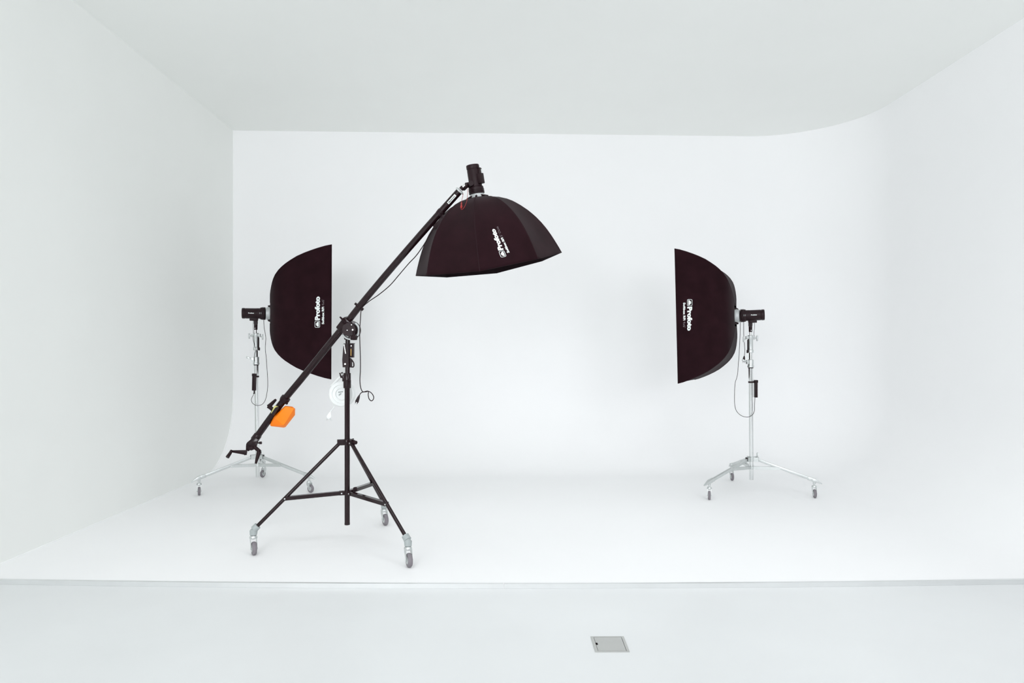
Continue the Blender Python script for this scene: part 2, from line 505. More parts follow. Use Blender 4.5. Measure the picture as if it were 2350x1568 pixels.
# ------------------------------------------------------------------ black boom stand
BS = V((-1.039, 4.507, 0))
zb = lambda py: CAMZ - (py - CY) * BS.y / F
def boom_stand():
    t = thing('boom_stand', BS, 'black rolling tripod stand holding up the long boom arm', 'light stand')
    ax = lambda z: V((BS.x, BS.y, z))
    px = BS.y / F
    b = B()
    b.cyl(ax(zb(1204)), ax(zb(885)), 0.0172, n=28)
    b.cyl(ax(zb(1204.5)), ax(zb(1200)), 0.0178, n=28)
    b.build('lower_tube', M_black, t)
    b = B(); b.cyl(ax(zb(860)) + V((0.002, 0, 0)), ax(zb(778)) + V((0.004, 0, 0)), 0.0152, n=28); b.build('upper_tube', M_black, t)
    b = B()
    b.lathe(ax(zb(891)), (0, 0, 1), [(0.0235, 0), (0.0252, 0.003), (0.0252, 0.052), (0.0238, 0.0535), (0.0238, 0.097), (0.022, 0.1)], 28)
    b.box(ax(zb(868)) + V((-0.026, 0.004, 0)), (0.006, 0, 0), (0, 0.01, 0), (0, 0, 0.022), 0.002)
    c = b.build('clamp_collar', M_black, t)
    k = B(); k.cyl(ax(zb(867)) + V((-0.03, 0, 0)), ax(zb(865)) + V((-0.042, -0.004, 0.004)), 0.006); k.cyl(ax(zb(856)) + V((-0.048, -0.004, 0.0)), ax(zb(867)) + V((-0.038, -0.004, 0)), 0.004, 0.006)
    k.build('locking_lever', M_bplast, c)
    # winding housing with side plates
    x0 = lambda p: (p - 800) * px
    b = B()
    Q = lambda p, y, dy: V((BS.x + 0.006 + x0(p), BS.y + dy, zb(y)))
    b.prism([Q(791.5, 788.5, -0.026), Q(803, 788.5, -0.026), Q(803.5, 843, -0.026), Q(789.5, 843, -0.026), Q(788.5, 826, -0.026)], (0, 0.05, 0))
    hs = b.build('winch_housing', M_bplast, t)
    b = B(); b.box(Q(808, 804.5, 0.0), (0.0155, 0, 0), (0, 0.018, 0), (0, 0, 0.047), 0.002)
    b.box(Q(808, 788.8, -0.004), (0.018, 0, 0), (0, 0.022, 0), (0, 0, 0.0025))
    b.build('side_block', M_bplast, hs)
    b = B(); b.box(Q(808, 809, -0.0188), (0.0015, 0, 0), (0, 0.0006, 0), (0, 0, 0.022)); b.build('label_strip', M_gold, hs)
    b = B(); b.tube([Q(793.5, 790, -0.032), Q(794, 793, -0.034), Q(797, 812, -0.034)], 0.0042, 12); b.ball(Q(793.6, 792, -0.032), 0.0075)
    b.build('pawl_lever', M_chrome, hs)
    b = B()
    outer = [(804, 822), (807, 822), (814, 832), (814.5, 841), (812.5, 843.5), (804, 843.5)]
    b.prism([Q(p, y, -0.006) for p, y in [(804, 822), (806.5, 822), (809, 827.5), (809, 843.5), (804, 843.5)]], (0, 0.012, 0))
    b.tube([Q(p, y, 0) for p, y in [(807.5, 825), (812.3, 832), (813.2, 835), (813.2, 840.5), (811.8, 842.6), (807, 842.6)]], 0.0042, 10)
    b.build('hook_plate', M_bplast, hs)
    for p, y in ((795.5, 835.5), (808.7, 794)):
        b = B(); b.cyl(Q(p, y, -0.031 if p < 800 else -0.0205), Q(p, y, -0.02 if p < 800 else -0.01), 0.0052 if p < 800 else 0.003)
        b.build('rivet', M_chrome, hs)
    # leg collar
    zc1, zc2 = zb(1015), zb(1131)
    legs = [(V((-1.594, 4.343, 0)), (-0.881, -0.473)), (V((-0.573, 4.098, 0)), (-0.92, -0.39)), (V((-0.888, 5.079, 0)), (-0.867, -0.499))]
    b = B(); b.lathe(ax(zc1 - 0.018), (0, 0, 1), [(0.024, 0), (0.026, 0.003), (0.026, 0.035), (0.024, 0.038)], 28)
    for g, n in legs:
        d = (g - BS).normalized(); s = d.cross(V((0, 0, 1)))
        for sg in (-1, 1):
            b.box(ax(zc1) + d * 0.042 + s * sg * 0.0135, d * 0.022, s * 0.002, V((0, 0, 0.018)))
    d = V((0.8, -0.6, 0))
    c1 = b.build('leg_collar', M_black, t)
    b = B(); b.cyl(ax(zc1 + 0.004) + d * 0.02, ax(zc1 + 0.004) + d * 0.066, 0.005); b.lathe(ax(zc1 + 0.004) + d * 0.062, d, [(0.008, 0), (0.013, 0.004), (0.012, 0.026), (0.008, 0.03)], 14)
    b.build('collar_knob', M_bplast, c1)
    b = B(); b.lathe(ax(zc2 - 0.014), (0, 0, 1), [(0.022, 0), (0.024, 0.002), (0.024, 0.026), (0.022, 0.028)], 28)
    for g, n in legs:
        dd = (g - BS).normalized(); s = dd.cross(V((0, 0, 1)))
        for sg in (-1, 1): b.box(ax(zc2) + dd * 0.034 + s * sg * 0.0125, dd * 0.016, s * 0.0018, V((0, 0, 0.013)))
    c2 = b.build('brace_collar', M_black, t)
    b = B(); d2 = V((0.92, -0.2, 0.3)).normalized(); b.cyl(ax(zc2 + 0.004) + d2 * 0.02, ax(zc2 + 0.004) + d2 * 0.05, 0.005); b.lathe(ax(zc2 + 0.005) + d2 * 0.05, d2, [(0.012, 0), (0.017, 0.004), (0.016, 0.02), (0.01, 0.024)], 14)
    b.build('brace_knob', M_bplast, c2)
    for g, n in legs:
        gn = V((n[0], n[1], 0)).normalized(); tr = gn.cross(V((0, 0, 1)))
        if tr.y > 0: tr = -tr
        sw = g - tr * 0.042 * 0.6
        d = (sw - BS).normalized(); R = (sw - BS).length; s = d.cross(V((0, 0, 1)))
        p0 = ax(zc1 - 0.002) + d * 0.045; p1 = ax(0.165) + d * (R - 0.012)
        b = B(); b.cyl(p0 + (p0 - p1).normalized() * 0.012, p1, 0.0118, n=20)
        lg = b.build('leg', M_black, t)
        b = B(); b.cyl(p0 - s * 0.0165, p0 + s * 0.0165, 0.0048, n=12); b.build('bolt', M_chrome, lg)
        k = 0.66
        m = p0.lerp(p1, k)
        q0 = ax(zc2) + d * 0.036; q1 = V((m.x, m.y, m.z))
        b = B()
        for sg in (-1, 1): b.bar(q0 + s * sg * 0.0115, q1 + s * sg * 0.0135, (0, 0, 1), 0.024, 0.0022)
        b.bar(q0 + V((0, 0, 0.0105)), q1 + V((0, 0, 0.0105)), (0, 0, 1), 0.0022, 0.024)
        br = b.build('brace', M_black, t)
        for q in (q0, q1):
            b = B(); b.cyl(q - s * 0.0175, q + s * 0.0175, 0.0048, n=12); b.build('bolt', M_chrome, br)
        # grey cast socket at the foot of the leg
        b = B()
        a = (p1 - p0).normalized()
        b.cyl(p1 - a * 0.02, p1 + a * 0.012, 0.0225, 0.024, n=20)
        b.hull([p1 - a * 0.004 + r for r in [s * 0.02, -s * 0.02, d * 0.012 + V((0, 0, 0.014)), -d * 0.012 - V((0, 0, 0.012))]] +
               [V((sw.x, sw.y, 0.122)) + 0.022 * (math.cos(k_ * 0.7854) * d + math.sin(k_ * 0.7854) * s) for k_ in range(8)] +
               [V((sw.x, sw.y, 0.15)) + 0.0235 * (math.cos(k_ * 0.7854) * d + math.sin(k_ * 0.7854) * s) for k_ in range(8)], 0.0)
        b.build('foot_socket', M_grey, t, angle=50)
        caster(t, g, n, 0.042, 0.027, 0.118, 0.13)
    return t
boom_stand()

# ------------------------------------------------------------------ boom arm
def boom_arm():
    pv = P(799, 737, 4.445)
    t = thing('studio_boom', pv, 'long black boom arm slanting across the stand with a crank at its low end', 'boom')
    up = [P(1055, 438, 4.19), P(980, 522, 4.26), P(900, 614, 4.34), P(836, 690, 4.405), pv]
    lo = [pv, P(740, 810, 4.49), P(690, 872, 4.53), P(644, 928, 4.57), P(589, 1003, 4.615)]
    b = B(); b.tube(smooth_path(up, 6), 0.0215, 20); b.build('upper_tube', M_black, t)
    def tube_section(pts, r):
        b = B(); pp = smooth_path(pts, 6); n = 72
        rings = []
        for i, p in enumerate(pp):
            a = (pp[min(i + 1, len(pp) - 1)] - pp[max(i - 1, 0)]).normalized()
            u = (V((0, -1, 0)) - a * a.dot(V((0, -1, 0)))).normalized(); v = a.cross(u)
            ring = []
            for k in range(n):
                th = 2 * math.pi * k / n
                rr = r * (0.90 if k in (6, 7, 65, 66, 18, 19, 54, 55) else 1.0)
                ring.append(b.bm.verts.new(p + rr * (math.cos(th) * u + math.sin(th) * v)))
            rings.append(ring)
        for A, C in zip(rings, rings[1:]):
            for k in range(n): b.bm.faces.new((A[k], A[(k + 1) % n], C[(k + 1) % n], C[k]))
        b.bm.faces.new(rings[0][::-1]); b.bm.faces.new(rings[-1])
        return b
    tube_section(lo, 0.0222).build('lower_tube', M_black, t, angle=16)
    A = (up[0] - up[1]).normalized(); L = (lo[-1] - lo[-2]).normalized(); AP = (up[3] - pv).normalized()
    toc = V((0, -1, 0))
    side = lambda a: (toc - a * a.dot(toc)).normalized()
    # tip cap
    b = B(); b.lathe(up[0] - A * 0.006, A, [(0.024, 0), (0.029, 0.002), (0.029, 0.007), (0.022, 0.012)], 28); tc = b.build('tip_cap', M_ring, t)
    b = B(); b.cyl(up[0] + A * 0.012, up[0] + A * 0.03, 0.014, n=16); b.build('tip_collar', M_bplast, tc)
    b = B(); b.cyl(up[0] + A * 0.028, up[0] + A * 0.048, 0.0085, n=16); b.build('tip_spigot', M_chrome, tc)
    # sticker
    q0, q1 = P(1029.5, 467, 4.212), P(1046.5, 447.5, 4.196)
    a = (q1 - q0).normalized(); u = side(a); v = a.cross(u)
    if v.x < 0: v = -v
    def wrap(x, y, off=0.0005):
        ph = 0.10 + y / 0.0215
        c = q0.lerp(q1, 0) + a * x
        cl = up[0] + (up[1] - up[0]) * ((c - up[0]).dot(up[1] - up[0]) / (up[1] - up[0]).length_squared)
        return cl + (0.0217 + off) * (math.cos(ph) * u + math.sin(ph) * v)
    Ln = (q1 - q0).length
    b = B(); b.grid(lambda i, j: wrap(i * Ln, (j - 0.5) * 0.016), 6, 6); st = b.build('sticker', M_white, t)
    b = B(); put2d(b, text2d('Manfrotto', Ln * 0.1, Ln * 0.9, -0.004, 0.0045, 0.02), lambda x, y: wrap(x, -y, 0.001)); b.build('sticker_lettering', M_dark, st, norm=False)
    # slim collar near the hung adapter
    c = P(1012, 487, 4.232); b = B(); b.lathe(c - A * 0.012, A, [(0.0222, 0), (0.0255, 0.002), (0.0255, 0.02), (0.0222, 0.024)], 24); b.build('collar', M_bplast, t)
    # cord clip above the pivot
    c = P(824, 704, 4.42); b = B(); b.lathe(c - AP * 0.006, AP, [(0.0222, 0), (0.0245, 0.001), (0.0245, 0.011), (0.0222, 0.012)], 24)
    pr = V((0.78, 0, -0.63)); b.box(c - pr * 0.027, AP * 0.008, pr * 0.007, (0, 0.008, 0), 0.002); b.box(c + pr * 0.027, AP * 0.010, pr * 0.007, (0, 0.009, 0), 0.002)
    b.build('cord_clip', M_bplast, t)
    # pivot: clamp block, round plate, slotted bracket, tilt lever
    b = B(); pc = P(791.5, 745.5, 4.445); sd = side(AP); pr = AP.cross(sd)
    if pr.x < 0: pr = -pr
    b.box(pc, AP * 0.047, sd * 0.031, pr * 0.031, 0.008)
    b.lathe(pc - AP * 0.05, AP, [(0.026, 0), (0.03, 0.004), (0.03, 0.016)], 24)
    cb = b.build('clamp_block', M_black, t)
    b = B(); base = P(789.5, 738, 4.41)
    b.tube([base, P(787, 734.5, 4.40), P(783.5, 730.8, 4.392), P(780, 727.5, 4.386)], lambda s_: 0.010 - 0.0055 * s_, 12)
    b.lathe(P(793, 741, 4.425), (-0.4, -0.6, 0.68), [(0.016, 0), (0.018, 0.01), (0.015, 0.024)], 16)
    b.build('clamp_lever', M_bplast, cb)
    kc = P(804, 757, 4.445)
    b = B(); b.lathe(kc + V((0, -0.044, 0)), (0, 1, 0), [(0.042, 0), (0.044, 0.002), (0.044, 0.075), (0.04, 0.08)], 36)
    pl = b.build('pivot_plate', M_bplast, t)
    for px_, py_, r in ((806.6, 745.7, 0.0038), (796.7, 758, 0.0038), (809.3, 757.3, 0.0062)):
        q = P(px_, py_, 4.395); b = B(); b.lathe(q + V((0, 0.009, 0)), (0, -1, 0), [(r, 0), (r, 0.007), (r * 0.6, 0.009)], 14)
        b.build('bolt_head', M_chrome, pl)
    b = B(); b.lathe(kc + V((0.006, 0.0, -0.004)), (0, 1, 0), [(0.044, -0.012), (0.061, -0.012), (0.0625, -0.01), (0.0625, 0.01), (0.061, 0.012), (0.044, 0.012)], 40)
    b.box(P(797.5, 771, 4.45), (0.0185, 0, 0), (0, 0.02, 0), (0, 0, 0.025), 0.004)
    b.build('quadrant_bracket', M_black, pl)
    b = B(); qc = kc + V((0.006, -0.0155, -0.004)); ux = V((1, 0, 0))
    b.ring(qc, (0, -1, 0), 0.0535, 0.0075, math.radians(-40), math.radians(56), 22, 10, ux)
    b.ring(qc, (0, -1, 0), 0.0580, 0.0062, math.radians(-150), math.radians(-82), 18, 10, ux)
    b.ring(qc, (0, -1, 0), 0.0445, 0.0045, math.radians(-146), math.radians(-108), 12, 10, ux)
    b.build('slot_rim', M_ring, pl)
    b = B()
    b.tube([P(806.5, 775.5, 4.38), P(812, 776.3, 4.375), P(818, 776, 4.37)], 0.0135, 14)
    b.tube([P(811, 760, 4.40), P(812.5, 768, 4.385), P(813, 775, 4.378)], lambda s_: 0.007 + 0.004 * s_, 12)
    b.build('tilt_lever', M_bplast, pl)
    # collar over the counterweight
    cc = P(653.5, 917, 4.562)
    b = B(); b.lathe(cc - L * 0.02, L, [(0.0225, 0), (0.031, 0.003), (0.032, 0.02), (0.029, 0.036), (0.0225, 0.04)], 28)
    for px_, py_ in ((645.5, 920), (649.5, 914), (660.5, 921), (658, 926)):
        b.ball(P(px_, py_, 4.555), 0.009, 2)
    b.build('stop_collar', M_bplast, t)
    # gear housing and crank at the low end
    e = lo[-1]; s1 = side(L); pr = L.cross(s1)
    if pr.x > 0: pr = -pr                                        # points up-left
    b = B()
    b.lathe(e - L * 0.022, L, [(0.0222, 0), (0.0262, 0.006), (0.028, 0.045), (0.026, 0.05)], 24)
    b.hull([P(x, y, dd) for x, y in ((581, 1004), (594, 1008), (589.5, 1025), (584, 1026), (572, 1024), (564, 1021), (567, 1015.5)) for dd in (4.585, 4.645)], 0.004)
    gh = b.build('gear_housing', M_black, t)
    b = B()
    b.prism([P(x, y, 4.60) for x, y in ((564.5, 1021.5), (573, 1024), (569, 1035), (564, 1034))], (0, 0.03, 0))
    b.prism([P(x, y, 4.59) for x, y in ((577, 1022), (582, 1027), (570, 1036), (565.5, 1034))], (0, 0.012, 0))
    b.lathe(P(576, 1029, 4.588), (0, 1, 0), [(0.013, 0), (0.016, 0.004), (0.016, 0.03), (0.012, 0.034)], 20)
    b.build('rope_guide', M_bplast, gh)
    b = B(); b.tube([P(566, 1039, 4.585), P(560, 1040, 4.58)], 0.016, 16)
    b.hull([P(x, y, dd) for x, y in ((568, 1033), (560, 1032.5), (531.5, 1033.7), (531, 1038.5), (556, 1043), (563, 1044.5), (567, 1041)) for dd in (4.572, 4.588)], 0.002)
    ck = b.build('crank', M_bplast, gh)
    b = B(); b.tube([P(531.5, 1034, 4.57), P(528.5, 1040, 4.556), P(522, 1049.5, 4.53)], lambda s_: 0.0085 + 0.004 * s_, 16); b.build('crank_grip', M_bplast, t)
    b = B(); b.tube([P(584, 1026, 4.59), P(589, 1030.5, 4.583), P(596, 1036.5, 4.575)], 0.0125, 14)
    b.tube([P(595, 1036, 4.575), P(592, 1046, 4.57), P(589, 1056, 4.565), P(587, 1064.5, 4.56)], lambda s_: 0.0155 - 0.0085 * s_, 14)
    b.build('locking_lever', M_bplast, t)
    b = B(); b.cyl(P(590, 1017, 4.60), P(597, 1016.8, 4.60), 0.005); b.cyl(P(595.5, 1016.8, 4.60), P(600.5, 1016.6, 4.60), 0.009, n=14); b.build('lock_knob', M_bplast, gh)
    return t
boom_arm()

# ------------------------------------------------------------------ orange counterweight
def counterweight():
    d = 4.585
    t = thing('counterweight', P(640, 955, d), 'orange block counterweight clamped under the low half of the boom arm', 'counterweight')
    b = B()
    sil = [(654, 931.5), (671, 933.3), (677.8, 938.5), (677, 953), (655.5, 980.5), (651, 981.8), (622, 978.5), (619.5, 975.5), (628, 955)]
    fr = [(655, 933), (675.5, 937), (651, 976.5), (631.5, 961)]
    pts = [P(x, y, d) for x, y in sil] + [P(x, y, d + 0.05) for x, y in sil] + [P(x, y, d - 0.055) for x, y in fr]
    b.hull(pts, 0.003)
    b.build('weight_block', M_orange, t, angle=25)
    b = B()
    u = (P(630.5, 931.5, 4.56) - P(622.5, 948, 4.56)).normalized()
    b.prism([P(x, y, 4.54) for x, y in ((629.5, 932), (633.2, 932), (638, 934), (627, 950), (621.5, 948.5))], (0, 0.045, 0))
    b.build('clamp_pad', M_yellow, t)
    b = B()
    b.prism([P(x, y, 4.535) for x, y in ((631.5, 936.0), (636, 934), (640.5, 936), (628, 954), (622, 950))], (0, 0.055, 0))
    b.build('clamp_jaw', M_black, t)
    b = B(); b.tube([P(626.5, 941, 4.555), P(621, 936, 4.55), P(615, 932, 4.545)], 0.0135, 16)
    b.tube([P(617, 933.5, 4.548), P(622, 928.5, 4.545), P(628, 922.5, 4.54), P(633, 917.5, 4.536)], lambda s_: 0.0155 - 0.0075 * s_, 14)
    b.build('clamp_lever', M_bplast, t)
counterweight()

# ------------------------------------------------------------------ studio strobes
def strobe(o, axis, upv, label, L, r, yoke_dir, yoke_at, word=True, word_side=None):
    """o is the mouth of the head, axis points from the mouth backwards"""
    a = V(axis).normalized(); o = V(o)
    t = thing('strobe_head', o, label, 'strobe head', 'studio strobe heads')
    u = V(upv); u = (u - a * u.dot(a)).normalized(); s = a.cross(u)
    b = B()
    b.lathe(o + a * 0.04, a, [(r * 1.02, 0), (r * 1.02, L * 0.2), (r, L * 0.21), (r, L - 0.052), (r * 0.97, L - 0.05), (r * 0.97, L - 0.046), (r, L - 0.044)], 40)
    bd = b.build('body', M_bplast, t)
    b = B()
    prof = [(r * 1.0, 0.0), (r * 1.2, 0.002)]
    for i in range(3): prof += [(r * 1.24, 0.006 + i * 0.009), (r * 1.24, 0.010 + i * 0.009), (r * 1.19, 0.0115 + i * 0.009), (r * 1.19, 0.0135 + i * 0.009)]
    prof += [(r * 1.18, 0.04), (r * 1.12, 0.046), (r * 1.0, 0.05)]
    b.lathe(o, a, prof, 40); b.build('front_collar', M_bplast, t)
    b = B()
    b.lathe(o + a * (L - 0.004), a, [(r * 0.9, -0.004), (r, 0), (r * 1.02, 0.004), (r * 1.02, 0.022), (r * 0.96, 0.026), (r * 0.88, 0.026), (r * 0.84, 0.012), (r * 0.2, 0.011)], 40)
    rp = b.build('rear_panel', M_bplast, t)
    b = B(); b.box(o + a * (L + 0.008) + u * r * 0.2, u * r * 0.28, s * r * 0.5, a * 0.0015); b.build('display', M_grey, rp)
    # handle block along the side
    b = B(); yd = V(yoke_dir); yd = (yd - a * yd.dot(a)).normalized()
    c = o + a * (L * 0.56)
    b.box(c + yd * (r + 0.006), a * (L * 0.20), a.cross(yd) * 0.021, yd * 0.014, 0.004)
    b.build('mount_rail', M_bplast, t)
    return t, a, u, s, bd, yd

def small_word(parent, txt, org, dx, dy, wd, ht, m=None):
    b = B(); put2d(b, text2d(txt, 0, wd, 0, ht, 0.03), lambda x, y: org + dx * x + dy * y)
    b.build('brand_lettering', m or M_white, parent, norm=False)

# ------------------------------------------------------------------ rectangular softboxes
PROF = [(0, 0.16), (0.003, 0.22), (0.006, 0.27), (0.015, 0.33), (0.032, 0.40), (0.05, 0.46), (0.07, 0.51), (0.1, 0.565), (0.154, 0.63), (0.21, 0.68), (0.267, 0.722), (0.35, 0.773), (0.445, 0.825), (0.56, 0.873), (0.673, 0.913), (0.78, 0.947), (0.9, 0.98), (1, 1.0)]
TS = [0, 0.003, 0.006, 0.015, 0.032, 0.05, 0.07, 0.085, 0.1, 0.125, 0.154, 0.18, 0.21, 0.24, 0.267, 0.31, 0.35, 0.4, 0.445, 0.5, 0.56, 0.62, 0.673, 0.73, 0.78, 0.84, 0.9, 0.95, 1.0]

def softbox(near, s_dir, up, axis, label, hw, hh, D, text):
    """near: middle of the near upright edge of the mouth; s_dir: from the near edge to the far edge; axis: way it shines"""
    a = V(axis).normalized(); sd = V(s_dir).normalized(); upv = V(up).normalized()
    O = V(near) + sd * hw
    t = thing('rectangular_softbox', O, label, 'softbox', 'tall rectangular softboxes')
    def corner(t_, i):
        p = lerp_table(PROF, t_)
        sy, sz = ((-1, 1), (1, 1), (1, -1), (-1, -1))[i % 4]
        ph = max(p, 0.062 / hh); pw = max(p, 0.075 / hw)
        return O - a * D * (1 - t_) + sd * sy * hw * pw + upv * sz * hh * ph
    def panel(i, s_, t_):
        A, C = corner(t_, i), corner(t_, i + 1)
        m = A.lerp(C, s_)
        ctr = O - a * D * (1 - t_)
        inward = (ctr - (A + C) / 2)
        if inward.length > 1e-6: inward.normalize()
        wdt = (A - C).length
        return m + inward * 0.022 * math.sin(math.pi * s_) * math.sin(math.pi * min(1, t_ * 0.9 + 0.05)) * min(1, wdt / 0.6)
    b = B()
    for i in range(4):
        b.grid(lambda x, y, i=i: panel(i, x, TS[round(y * (len(TS) - 1))]), 14, len(TS) - 1)
    sh = b.build('fabric_shell', M_fabric, t, solid=0.003, angle=30)
    for i in range(4):
        b = B(); b.tube([corner(t_, i) + (corner(t_, i) - (O - a * D * (1 - t_))).normalized() * 0.001 for t_ in TS], 0.0035, 8)
        b.build('seam', M_seam, t)
    b = B()
    for i in range(4):
        def lip(x, y, i=i):
            t_ = 1 - y * 0.06 / D
            c = O - a * D * (1 - t_)
            return c + (panel(i, x, t_) - c) * 0.985
        b.grid(lip, 14, 2)
    b.build('front_lip', M_fabric_in, t, solid=0.004)
    b = B(); c4 = [O - a * 0.055 + (corner(1 - 0.055 / D, i) - (O - a * 0.055)) * 0.98 for i in range(4)]
    b.grid(lambda x, y: c4[0].lerp(c4[1], x).lerp(c4[3].lerp(c4[2], x), y), 8, 8); b.build('diffuser', M_diff, t)
    # speed ring
    rb = O - a * D
    b = B(); b.lathe(rb + a * 0.006, -a, [(0.056, 0), (0.074, 0.002), (0.074, 0.012), (0.062, 0.018), (0.058, 0.044), (0.05, 0.046)], 40)
    rg = b.build('speed_ring', M_ring, t)
    for sy, sz in ((-1, 1), (1, 1), (1, -1), (-1, -1)):
        b = B(); c = rb - a * 0.002 + sd * sy * 0.058 + upv * sz * 0.066
        b.cyl(c + a * 0.012, c - a * 0.012 , 0.009, n=12); b.ball(c - a * 0.012, 0.0085, 2); b.build('rod_socket', M_bplast, rg)
    # printing on the near panel (between corner 3 and corner 0)
    def surf(s_, t_):
        p = panel(3, s_, t_)
        e = 0.01
        n = (panel(3, s_ + e, t_) - panel(3, s_ - e, t_)).cross(panel(3, s_, min(1, t_ + e)) - panel(3, s_, t_ - e)).normalized()
        if n.dot(p - (O - a * D * (1 - t_))) < 0: n = -n
        return p + n * 0.0035
    def to_px(p): return (CX + p.x * F / p.y, CY - (p.z - CAMZ) * F / p.y)
    def find(px_, py_):
        best = None
        s0, s1, t0, t1 = 0.2, 0.8, 0.5, 0.98
        for _ in range(6):
            best = min(((to_px(surf(s0 + (s1 - s0) * i / 12, t0 + (t1 - t0) * j / 12)), s0 + (s1 - s0) * i / 12, t0 + (t1 - t0) * j / 12) for i in range(13) for j in range(13)),
                       key=lambda q: (q[0][0] - px_) ** 2 + (q[0][1] - py_) ** 2)
            ds, dt = (s1 - s0) / 6, (t1 - t0) / 6
            s0, s1, t0, t1 = best[1] - ds, best[1] + ds, best[2] - dt, min(0.985, best[2] + dt)
        return V((best[1], best[2]))
    e0, e1, e2 = (find(*q) for q in text[:3])
    fn = lambda x, y: surf(*(e0 + (e1 - e0) * x / 72 + (e2 - e0) * y / 12))
    brand_block(t, fn, "4x6'", 14)
    return t, rb, a

# left
th = math.atan2(0.262, 0.965)
aL = V((math.cos(th), math.sin(th), 0)); sL = V((-math.sin(th), math.cos(th), 0))
upL = V((0.004, 0, 1))
boxL, rbL, _ = softbox(P(761, 716, 6.10), sL, upL, aL, 'tall black softbox standing behind the boom arm, left of the black stand', 0.45, 0.60, 0.545,
                       [(734.3, 752), (734.3, 680), (722.3, 752)])
# right
th2 = math.atan2(0.42, -0.9075)
aR0 = V((math.cos(th2), math.sin(th2), 0)); sR = V((math.sin(th2), -math.cos(th2), 0))
tilt = 0.024
upR = (V((0, 0, 1)) + aR0 * tilt).normalized(); aR = (aR0 - V((0, 0, 1)) * tilt).normalized()
boxR, rbR, _ = softbox(P(1551.5, 725.5, 6.085), sR, upR, aR, 'tall black softbox on the chrome stand at the right of the room', 0.45, 0.60, 0.455,
                       [(1577, 687), (1577, 760), (1588.7, 687)])

def side_strobe(mouth, axis_back, label, word_px, flip):
    t, a, u, s, bd, yd = strobe(mouth, axis_back, (0, 0, 1), label, 0.185, 0.0485, (0, 0, -1), 0.5)
    L, r = 0.185, 0.0485
    y = mouth + a * L * 0.47
    b = B()
    b.hull([y + a * i * 0.017 + s * j * 0.016 + V((0, 0, k)) for i in (-1, 1) for j in (-1, 1) for k in (-r - 0.012, -r - 0.05)], 0.003)
    b.cyl(y + V((0, 0, -r - 0.03)), y + V((0, 0, -r - 0.104)), 0.0165, 0.0145, n=20)
    b.cyl(y + V((0, 0, -r - 0.045)) - s * 0.026, y + V((0, 0, -r - 0.045)) + s * 0.026, 0.015, n=20)
    mk = b.build('mount_bracket', M_bplast, t)
    b = B(); b.cyl(y + V((0, -0.018, -r - 0.09)), y + V((0, -0.011, -r - 0.09)), 0.004, n=10); b.build('bracket_screw', M_chrome, mk)
    # name on the camera side of the body
    sd = s if s.y < 0 else -s
    dx = a if a.x > 0 else -a
    c = mouth + a * (L * 0.66)
    b = B()
    def fn(x, yy):
        ph = yy / r
        return c + dx * x + (r + 0.0012) * (math.cos(ph) * sd + math.sin(ph) * V((0, 0, 1)))
    put2d(b, text2d('Profoto', -0.026, 0.024, -0.005, 0.006, 0.04), fn)
    b.build('brand_lettering', M_white, bd, norm=False)
    b = B(); 
    for k in (-1, 1):
        q = mouth + a * 0.042 + dx * 0.006 * k
        b.box(q + sd * (r * 1.21), dx * 0.0016, sd * 0.002, V((0, 0, 0.008)))
    b.build('index_mark', M_grey, t)
    return t, y + V((0, 0, -r - 0.104))

strobeL, baseL = side_strobe(rbL - aL * 0.045, -aL, 'black strobe head behind the left tall softbox, on the chrome stand', None, False)
strobeR, baseR = side_strobe(rbR - aR * 0.045, -aR, 'black strobe head behind the right tall softbox, on the chrome stand', None, True)

